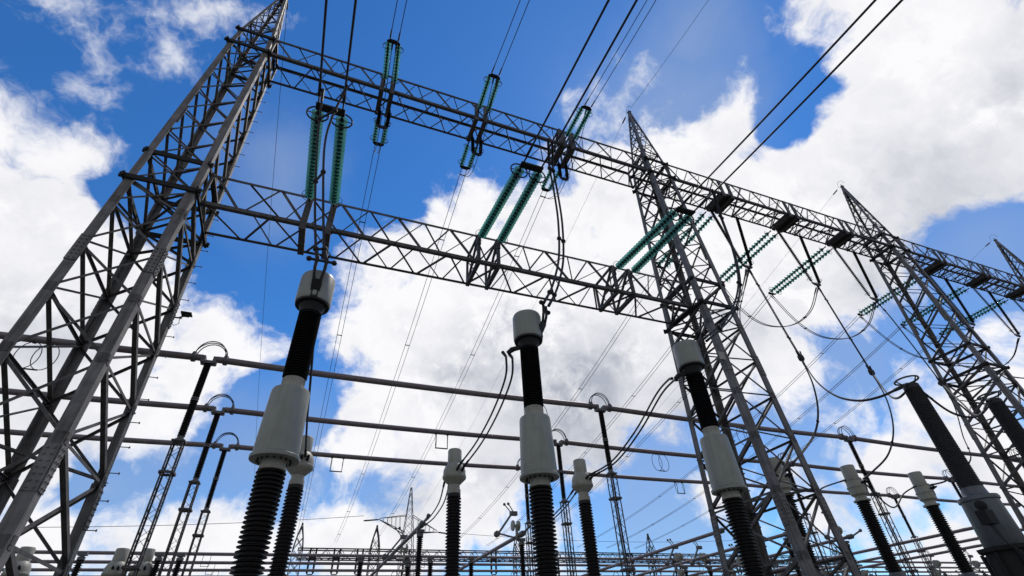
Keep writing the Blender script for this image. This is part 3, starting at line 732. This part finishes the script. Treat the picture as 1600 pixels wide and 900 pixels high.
# flexible loops bridging the tube ends over each post
for (y, rn) in BUS:
    for i, x in enumerate(PX):
        if i == 0: continue
        t = thing('flexible_link', f'arched flexible wires on the {rn} busbar, joint {ordn[i]}', 'flexible link', (x, y, ZB), 'flexible links between tube ends')
        for k, e in enumerate((-.16, 0, .16)):
            a = MB(); R_ = .62 + .06 * (k % 2)
            a.tube([(R_ * math.cos(math.pi * j / 16), e, .12 + .72 * math.sin(math.pi * j / 16)) for j in range(17)], .024); part(a, 'wire', WIRE, t)
        for e in (-.66, .66): a = MB(); a.lathe((e - .09, 0, 0), (e + .09, 0, 0), [(0, .2), (.02, .235), (.16, .235), (.18, .2)], 14); a.bar((e, -.2, .14), (e, .2, .14), .1); part(a, 'end_clamp', CLAMP, t)
def hang_loop(t, x, kind):
    a = MB()
    if kind == 'rect':
        for e in (-.38, .38): a.tube([(x + e, -.05, -.15), (x + e * .93, -.12, -.6), (x + e * .97, -.05, -1.15)], .022); a.tube([(x + e, .08, -.15), (x + e * 1.03, .1, -.6), (x + e * .97, 0, -1.15)], .018); a.box((x + e, 0, -.2), .14, .2, .14)
        a.bar((x - .4, 0, -1.15), (x + .4, 0, -1.15), .06)
    else:
        for e in (-.3, .3):
            a.tube([(x + e + .42 * math.sin(2 * math.pi * k / 20) , .1, -.80 + .62 * math.cos(2 * math.pi * k / 20)) for k in range(20)], .018, 6, True); a.box((x + e, 0, -.2), .12, .2, .12)
        a.bar((x - .3, .1, -1.42), (x + .3, .1, -1.42), .05)
    part(a, 'damping_loop', WIRE, t)
LOOPS = {(0, 0): [(-11.6, 'ring')], (1, 0): [(-16.5, 'ring')], (0, 1): [(11.3, 'ring')], (1, 1): [(7.35, 'rect')], (2, 1): [(1.6, 'rect')], (1, 2): [(23.9, 'ring')], (0, 2): [(26.6, 'ring')], (2, 2): [(30., 'rect')]}
for b, (y, rn) in enumerate(BUS):
    for i in range(len(PX) - 1):
        x0, x1 = PX[i] + .28, PX[i + 1] - .28
        t = thing('busbar_tube', f'grey tube of the {rn} busbar, ' + ['from the left edge to the first post', 'between the first and second posts', 'between the second and third posts', 'between the third and fourth posts', 'between the fourth and fifth posts'][i], 'busbar', (0, y, ZB), 'grey tubular busbars')
        a = MB(); m_ = 12
        a.tube([(x0 + (x1 - x0) * k / m_, 0, -.12 * 4 * (k / m_) * (1 - k / m_)) for k in range(m_ + 1)], .155, 16); part(a, 'tube', ALU, t)
        for (lx, kd) in LOOPS.get((b, i), []): hang_loop(t, lx, kd)

# ------------------------------------------------------------------ jumpers and droppers
GJ = 'hanging jumper cables'
def offs(path, d): return [Vector(p) + Vector(d) for p in path]
def jumper(label, pts, r=.036, d=(.26, .05, 0), sp=2, **k):
    p = smooth_path(pts); return wires(label, [offs(p, -Vector(d) / 2), offs(p, Vector(d) / 2)], r, GJ, name='jumper_cable', cat='jumper cable', spacers=sp, clampr=.06, **k)
j1a = smooth_path([(-2.30, 12.1, 18.15), (-2.10, 12.5, 16.33), (-1.86, 12.52, 14.6), (-1.48, 12.5, 12.3), (-1.15, 12.4, 10.6), (-.98, 12.34, 9.95)])
j1b = smooth_path([(-1.45, 11.6, 18.12), (-1.72, 12.2, 16.7), (-1.70, 12.4, 15.2), (-1.28, 12.45, 12.6), (-.92, 12.4, 10.7), (-.74, 12.34, 9.95)])
wires('two dark cables dropping to the cap of the leftmost large transformer', [j1a, j1b], .045, GJ, name='jumper_cable', cat='jumper cable', spacers=3, clampr=.065)
jumper('two dark cables curving down to the middle large transformer', [(7.1, 11.2, 18.0), (7.45, 12.0, 17.4), (7.80, 12.5, 16.32), (7.85, 12.6, 14.6), (7.65, 12.6, 12.6), (7.3, 12.6, 11.3), (6.95, 12.5, 10.5), (6.66, 12.4, 9.98)], .045, (.24, .1, 0), 3)
jumper('two dark cables bowing to the large transformer before the central tower', [(16.0, 11.2, 18.0), (16.9, 12.0, 17.3), (17.42, 12.5, 15.6), (17.0, 12.6, 13.5), (15.9, 12.65, 11.7), (14.7, 12.6, 10.6), (13.7, 12.55, 9.85)], .045, (.22, .12, 0), 3)
jumper('two cables behind the leftmost large transformer to the white head', [(-.80, 13.7, 8.25), (-.7, 16.3, 8.0), (-.62, 19.4, 7.9), (-.45, 22.6, 7.5)], .04, sp=0)
jumper('two cables sagging from the middle large transformer to the white head on its left', [(5.42, 13.33, 8.28), (5.75, 13.9, 8.45), (6.40, 15.7, 8.62), (6.72, 18.1, 8.3), (6.79, 20.5, 7.9), (6.6, 22.5, 7.5)], .04, sp=0)
jumper('two cables sagging from the large transformer at the central tower to a white head', [(12.27, 13.33, 8.28), (12.6, 13.9, 8.55), (13.35, 15.7, 8.85), (13.7, 18.1, 8.2), (13.76, 20.5, 7.6), (13.6, 22.5, 7.5)], .04, sp=0)
jumper('two cables dropping back from the white head left of the middle to a switch post', [(6.2, 23.6, 7.0), (6.58, 26.0, 6.74), (6.71, 28.5, 6.6), (6.8, 31.0, 6.75)], .035, sp=0)
jumper('two cables dropping back from the white head right of the middle to a switch post', [(13.1, 23.6, 7.0), (13.57, 26.0, 6.8), (13.9, 28.5, 6.7), (14.1, 31.0, 6.75)], .035, sp=0)
for i, x in enumerate(UPP):
    jumper('thin slack loop passing under the top beam, ' + wh2[i], [(x - .1, 15.6, 30.6), (x, 17.0, 30.0), (x + .1, 18.7, 29.0), (x + .15, 20.5, 28.5), (x + .16, 21.8, 28.35), (x + .16, 23.0, 29.1), (x + .15, 24.1, 30.5)], .022, (.24, 0, 0), 0)
DR = [[(29.4, 20.5, 23.9), (29.74, 20.5, 21.7), (30.27, 20.5, 18.3), (30.68, 20.5, 16.0)], [(36.9, 20.5, 23.9), (37.1, 20.5, 22.0), (37.32, 20.5, 19.6), (37.71, 20.5, 15.9)], [(43.9, 20.5, 23.9), (44.55, 20.5, 22.5), (45.3, 20.5, 19.2), (45.92, 20.5, 16.1)]]
DA = [[(30.68, 20.5, 16.0), (31.24, 20.9, 14.3), (31.16, 21.3, 12.57), (30.5, 21.7, 11.1), (29.17, 22.1, 9.86), (27.6, 22.6, 8.7)],
      [(37.71, 20.5, 15.92), (38.8, 21.1, 14.1), (38.9, 21.75, 12.16), (37.9, 22.38, 10.43), (36.0, 22.9, 9.2), (34.9, 22.9, 8.7)],
      [(45.92, 20.5, 16.08), (48.1, 21.6, 14.9), (49.3, 22.8, 13.0), (48.5, 22.9, 11), (44.5, 23, 9.3), (41.8, 23.0, 8.7)]]
DB = [[(30.69, 20.5, 15.9), (28.84, 19.0, 13.27), (27.61, 17.5, 11.43), (26.87, 16.0, 10.35), (26.25, 14.5, 9.82), (25.42, 12.95, 9.5)],
      [(37.75, 20.5, 15.87), (33.5, 18, 12.6), (29, 15.2, 10.4), (27.1, 13.2, 10.05)],
      [(45.92, 20.5, 16.08), (41.63, 18.17, 12.9), (37.0, 15.8, 10.5), (33.7, 13.3, 10.0)]]
for k, s in enumerate(['first', 'second', 'third']):
    jumper(f'{s} long twin dropper below the black strings from the central tower', DR[k], .038, (.3, .1, 0), 2)
    jumper(f'twin cable swinging back from the {s} dropper to a white head', DA[k], .036, (.2, .1, 0), 1)
    jumper(f'twin cable running forward from the {s} dropper to the dark bushings', DB[k], .036, (.16, .1, 0), 0)
    n_ = thing('dropper_clamp', f'dark knuckle clamp where the {s} dropper divides', 'clamp', DR[k][-1], 'dropper clamps')
    a = MB(); a.box((0, 0, .05), .34, .24, .3); a.lathe((-.14, 0, -.05), (.14, 0, -.08), [(0, .12), (.06, .17), (.22, .17), (.28, .12)], 10); part(a, 'clamp', BLACKM, n_)
    a = MB(); a.tube([(-.18, 0, .2), (-.2, 0, .6)], .05); a.tube([(.18, 0, .2), (.2, 0, .6)], .05); part(a, 'socket', BLACKM, n_)
xs = BP2 + BP3
for i, x in enumerate(xs):
    L_ = [(x - .7, 28.9, 30.3), (x - 1.5, 27.2, 25.9), (x - 1.5, 25.9, 23.4), (x - 1.2, 24.5, 22.1), (x - .6, 23.2, 21.8), (x - .1, 21.9, 22.4), (x, 20.6, 23.8)]
    jumper('deep slack loop between green and black strings, ' + names2[i], L_, .034, (.3, 0, .1), 2)
jumper('single long cable linking the rings of the two dark bushings', [(27.0, 13, 9.5), (28.3, 13, 8.6), (29.9, 13, 8.5), (31.1, 13, 8.9), (31.9, 13, 9.4)], .05, (.02, .02, 0), 0)
jumper('slanting twin cable from the first black strings towards the central tower', [(29.2, 20.5, 23.8), (27.2, 20.2, 20.8), (25.2, 19.5, 18.4), (23.4, 18.5, 16.2)], .034, (.25, 0, .1), 1)
jumper('twin cable curving up through the leg of the central tower to a white head', [(27.0, 22.9, 8.5), (29.0, 23.0, 7.2), (31.0, 23.2, 8.0), (33.3, 23.1, 8.6)], .045, (.02, .02, 0), 0)
jumper('twin cable arching between the two flanged white heads', [(34.8, 23.0, 8.6), (36.5, 23, 7.0), (38.6, 23.1, 8.0), (40.3, 23.1, 8.6)], .045, (.02, .02, 0), 0)

# ------------------------------------------------------------------ low switchgear behind
def switch_post(X, Y, zt, label, arm=True, seed=0, group='switch posts behind the second row', simple=False):
    t = thing('disconnector', label, 'disconnector', (X, Y, GZ), group); Z = lambda z: z - GZ; h = zt - GZ
    a = MB(); a.lathe((0, 0, 0), (0, 0, 1), [(z, r) for z, r in [(h - 4.6, .14)] + sheds(h - .25, h - 4.55, .13, .20, .11 if not simple else .2)], 14 if not simple else 8); part(a, 'insulator', PORC, t)
    a = MB(); a.lathe((0, 0, 0), (0, 0, 1), [(h - .28, .14), (h - .26, .2), (h - .1, .2), (h - .08, .12), (h, .12)], 12); a.box((0, 0, h + .05), .45, .3, .16); part(a, 'head_fitting', CLAMP, t)
    a = MB(); a.box((0, 0, (h - 4.6) / 2), .35, .35, h - 4.6); a.box((0, 0, h - 4.62), .6, .6, .12); part(a, 'pedestal', STEEL, t)
    if arm:
        a = MB(); a.bar((-.1, 0, h + .1), (-1.6, .15, h + .45), .09); a.bar((-1.6, .15, h + .45), (-.55, .2, h + 1.75), .12); a.tube([(-.55, .2, h + 1.75), (-1.05, .2, h + 2.3)], .035); a.tube([(-.35, .2, h + 1.75), (-.75, .2, h + 2.35)], .035)
        a.ball((-1.08, .2, h + 2.33), .10); a.ball((-.78, .2, h + 2.38), .10); a.box((-.42, .2, h + 1.75), .5, .3, .26); a.lathe((-1.7, 0, h + .42), (-1.7, .35, h + .42), [(0, .14), (.05, .2), (.3, .2), (.35, .14)], 10); part(a, 'contact_arm', CLAMP, t)
        a = MB()
        for e in (-.2, .2): a.lathe((-.35 + e - .07, .1, h + .95), (-.35 + e + .07, .1, h + .95), [(0, .22), (.03, .34), (.11, .34), (.14, .22)], 16)
        a.box((-.35, .1, h + .95), .4, .14, .14); a.bar((-.3, .1, h), (-.3, .1, h + 1.0), .12); part(a, 'corona_shield', WHITEP, t)
    return t
for X, Y, arm, s in ((6.85, 32.0, 0, 'below the cables left of the middle transformer'), (14.2, 33.8, 1, 'hidden partly by the middle large transformer'), (28.5, 31.0, 0, 'left of the central tower legs'), (35.4, 31.2, 0, 'seen between the legs of the central tower'), (42.3, 31.6, 1, 'seen right of the central tower'),
                   (7.9, 40.5, 1, 'just behind the sloping tube at left'), (36.6, 42.0, 1, 'behind the tube left of the central tower')):
    switch_post(X, Y, 6.55 if Y < 40 else 6.2, 'dark ribbed switch post ' + ('with folding arm, ' if arm else 'carrying a tube end, ') + s, arm=bool(arm))
for X, Y0, Y1, s in ((6.85, 31.6, 62, 'starting left of the middle transformer'), (14.1, 33.4, 62, 'passing behind the middle transformer'), (28.6, 30.6, 62, 'ending left of the central tower'), (35.2, 30.8, 62, 'ending between the tower legs'), (42.3, 31, 62, 'ending right of the central tower'), (51, 25, 62, 'uppermost of the three at the right'), (57.3, 26, 62, 'middle of the three at the right'), (62.3, 27, 62, 'lowest of the three at the right')):
    t = thing('receding_busbar', 'grey tube running straight back at low height, ' + s, 'busbar', (X, Y0, 6.9), 'low tubes running back')
    a = MB(); a.tube([(0, k * (Y1 - Y0) / 8, 0) for k in range(9)], .13, 12); part(a, 'tube', ALU, t)
    a = MB(); a.lathe((0, -.25, 0), (0, .35, 0), [(0, .12), (.08, .19), (.5, .19), (.6, .13)], 12); a.bar((0, -.2, 0), (.15, -.9, .25), .1); a.ball((.15, -.95, .27), .13); part(a, 'end_fitting', CLAMP, t)
# rows further back
r_ = random.Random(3)
rows = [(41, 6.0, 33, 84, 7.1), (50, 6.3, 40, 100, 7.1), (60, 6.6, 48, 125, 7.1)]
cnt = 0
def nth(n):
    return ['first','second','third','fourth','fifth','sixth','seventh','eighth','ninth','tenth','eleventh','twelfth','thirteenth','fourteenth','fifteenth','sixteenth','seventeenth','eighteenth','nineteenth','twentieth','twenty-first','twenty-second','twenty-third','twenty-fourth','twenty-fifth'][n]
sproto = None
for ri, (y, zt, xa, xb, st) in enumerate(rows):
    x = xa; k = 0
    while x < xb:
        if sproto is None: o = sproto = switch_post(x, y, zt, '', simple=True, group='distant switch posts')
        else: o = copy_tree(sproto, loc=(x, y, GZ + zt - 6.3))
        o['label'] = f'small distant switch post, {nth(k)} from the left in the {["nearer","middle","farther"][ri]} back row'; x += st; k += 1
# pale headed units low on the left
wh = None
for i, (X, s) in enumerate(((-13.9, 'leftmost, at the lower left corner behind tower braces'), (-9.4, 'between the braces at the foot of the largest tower'), (-8.1, 'right of the largest tower foot beside a lattice column'))):
    white_head('current_transformer', 'low pale transformer head, ' + s, X, 38.2, 1.05, -2.0, 'pale heads low on the left')
for i, (X, s) in enumerate(((-11.2, 'leftmost'), (-7.4, 'middle'), (-6.3, 'rightmost'))):
    switch_post(X, 38, 6.1, 'black sloping-armed switch post low on the left, ' + s + ' of three', arm=False, group='black posts low on the left')
for i, (X, s) in enumerate(((4.3, 'left of the sloping tube'), (12.1, 'just right of a white headed unit'), (9.1, 'between two white headed units'))):
    switch_post(X, 38.5, 6.15, 'dark ribbed post at the bottom edge, ' + s, arm=False, group='dark posts at the bottom edge')

# distant bus of five parallel tubes
DB_ = [(74.5, 'topmost'), (80.5, 'second'), (86.5, 'third'), (92.5, 'fourth'), (98.5, 'lowest')]
for y, s in DB_:
    t = thing('distant_busbar', f'thin distant horizontal tube, {s} of the five low in the picture', 'busbar', (0, y, 12.2), 'distant horizontal tubes')
    a = MB(); a.tube([(x, 0, 0) for x in range(-70, 231, 20)], .19, 8); part(a, 'tube', ALU, t)
    for x in range(-62, 222, 26):
        q = MB(); xo = x + (hash(s) % 1) ; hgt = 1.3
        q.tube([(xo, 0, -.1), (xo - .05, .1, -hgt)], .03); q.tube([(xo + .8, 0, -.1), (xo + .82, .1, -hgt)], .03); q.bar((xo - .05, .1, -hgt), (xo + .82, .1, -hgt), .05); part(q, 'damping_loop', WIRE, t)
dp = None
for j, (y, s) in enumerate(DB_):
    for i, x in enumerate(range(16, 200, 21)):
        if dp is None:
            t = thing('distant_post', '', 'post insulator', (x, y, GZ), 'distant busbar posts'); h = 12.2 - GZ
            a = MB(); a.lathe((0, 0, 0), (0, 0, 1), [(h - 3.8, .13)] + sheds(h - .2, h - 3.75, .11, .16, .2), 8); part(a, 'insulator', PORC, t)
            a = MB(); a.bar((-.2, 0, 0), (-.2, 0, h - 3.8), .09); a.bar((.2, 0, 0), (.2, 0, h - 3.8), .09)
            for k in range(12): a.bar((-.2 if k % 2 else .2, 0, (h - 3.8) * k / 12), (.2 if k % 2 else -.2, 0, (h - 3.8) * (k + 1) / 12), .03)
            a.box((0, 0, h - 3.8), .5, .4, .08); part(a, 'column', STEEL_F, t)
            a = MB(); a.tube([(.55 * math.cos(math.pi * q / 8), 0, h + .1 + .6 * math.sin(math.pi * q / 8)) for q in range(9)], .05); a.box((0, 0, h - .15), .4, .3, .15); part(a, 'top_clamp', CLAMP, t)
            o = dp = t
        else: o = copy_tree(dp, loc=(x, y, GZ))
        o['label'] = f'distant post under the {s} far tube, {nth(i)} from the left'

# far gantry with peaks
def far_tower(X, Y, zp, label, w=.85):
    t = thing('far_gantry_tower', label, 'lattice tower', (X, Y, GZ), 'towers of the far gantry'); H = zp - GZ
    def P(sx, sy, z):
        zz = z + GZ; f = w if zz < 19 else max(.08, w * (1 - (zz - 19) / (zp - 19 + .01)))
        return Vector((sx * f * (1.25 - .25 * min(1, z / 20)), sy * f, z))
    lv = [0] + [2.0 * k for k in range(1, int((H) // 2) + 1)] + [H]
    for sx in (-1, 1):
        for sy in (-1, 1):
            a = MB()
            for z0, z1 in zip(lv, lv[1:]): a.bar(P(sx, sy, z0), P(sx, sy, z1), .15)
            part(a, 'leg', STEEL_F, t)
    a = MB()
    for i, (z0, z1) in enumerate(zip(lv, lv[1:])):
        for A, B in (((-1, -1), (1, -1)), ((-1, 1), (1, 1)), ((-1, -1), (-1, 1)), ((1, -1), (1, 1))):
            a.bar(P(*A, z0), P(*B, z1), .09); a.bar(P(*B, z0), P(*A, z1), .09)
    part(a, 'bracing', STEEL_F, t); return t
FX = [.5, 14.3, 44, 77.5, 107, 137]
fl_ = ['left end of the far beam', 'left of the distant pylon', 'behind the middle transformers', 'standing clear left of the central tower', 'behind the legs of the central tower', 'far right']
for x, s in zip(FX, fl_): far_tower(x, 107, 22.9, 'tiny pointed tower of the far gantry, ' + s)
for i, (x0, x1) in enumerate(zip(FX, FX[1:])):
    t = thing('far_gantry_beam', 'thin far lattice beam low down, ' + ['left of the first tiny tower', 'from the first tiny tower across the distant pylon', 'behind the central transformers', 'just left of the central tower', 'behind the central tower and beyond'][i], 'gantry beam', (x0, 107, 16.9), 'beams of the far gantry'); Ln = x1 - x0
    for yy in (-1, 1):
        for zz in (0, 1.6):
            a = MB(); a.bar((0, yy, zz), (Ln, yy, zz), .2); part(a, 'chord', STEEL_F, t)
    a = MB(); n = int(Ln / 1.2)
    for k in range(n):
        xa, xb = Ln * k / n, Ln * (k + 1) / n
        for yy in (-1, 1): a.bar((xa, yy, 0 if k % 2 else 1.6), (xb, yy, 1.6 if k % 2 else 0), .09)
        a.bar((xa, -1 if k % 2 else 1, 0), (xb, 1 if k % 2 else -1, 0), .09)
    part(a, 'bracing', STEEL_F, t)
    for f in (.2, .5, .8):
        a = MB(); x = Ln * f; a.bar((x - .6, -1, -.1), (x + .6, -1, -.1), .5)
        for e in (-.5, .5):
            a.bar((x + e, -1.2, 1.6), (x + e, -1.2, 0), .3); a.lathe((x + e, -1.1, 0), (x + e, -1.1, -3), [(0, .1), (.1, .2), (2.4, .2), (2.5, .1)], 6)
        a.bar((x - .5, -1.1, -2.6), (x + .5, -1.1, -2.6), .15); part(a, 'hanging_string', BLACKM, t)

# distant transmission pylon with cross arms
t = thing('transmission_pylon', 'distant steel pylon with wide cross arms and a tall needle top', 'pylon', (28.7, 150, GZ))
def PP(sx, sy, z):
    w = 3.4 - (3.4 - 1.2) * min(1, z / 33) if z < 33 else 1.2 - 1.1 * (z - 33) / 12
    return Vector((sx * w, sy * w, z))
lv = [0, 4, 8, 12, 16, 19, 22, 25, 28, 30.5, 33, 35, 37, 39, 41, 43, 44.3]
for sx in (-1, 1):
    for sy in (-1, 1):
        a = MB()
        for z0, z1 in zip(lv, lv[1:]): a.bar(PP(sx, sy, z0), PP(sx, sy, z1), .12)
        part(a, 'leg', STEEL_F, t)
a = MB()
for z0, z1 in zip(lv, lv[1:]):
    for A, B in (((-1, -1), (1, -1)), ((-1, 1), (1, 1)), ((-1, -1), (-1, 1)), ((1, -1), (1, 1))): a.bar(PP(*A, z0), PP(*B, z1), .07); a.bar(PP(*B, z0), PP(*A, z1), .07)
part(a, 'bracing', STEEL_F, t)
for s in (-1, 1):
    a = MB(); tip = Vector((s * 7.3 + (-1 if s < 0 else 1), 0, 34.0 + (1.2 if s < 0 else -1.6)))
    for sy in (-1, 1):
        a.bar(PP(s, sy, 32), tip, .2); a.bar(PP(s, sy, 36.5), tip + Vector((0, 0, .3)), .14)
        for k in range(1, 6): a.bar(PP(s, sy, 32).lerp(tip, k / 6), PP(s, sy, 36.5).lerp(tip, (k + .5) / 6.5), .08)
    part(a, 'cross_arm', STEEL_F, t)
    a = MB(); a.lathe(tip, tip + Vector((s * 4.5, -1, -.7)), [(0, .08), (.6, .2), (4.2, .2), (4.5, .08)], 6); part(a, 'insulator', BLACKM, t)
wires('very thin distant line leaving the pylon to the left', [span((28.7 - 12.6, 149, 34.2), (-90, 140, 27), 1.5, 30)], .06, 'distant pylon lines', name='distant_wire')
wires('very thin distant line leaving the pylon to the right', [span((28.7 + 12.6, 149, 30.5), (190, 140, 33), 3, 30)], .05, 'distant pylon lines', name='distant_wire')
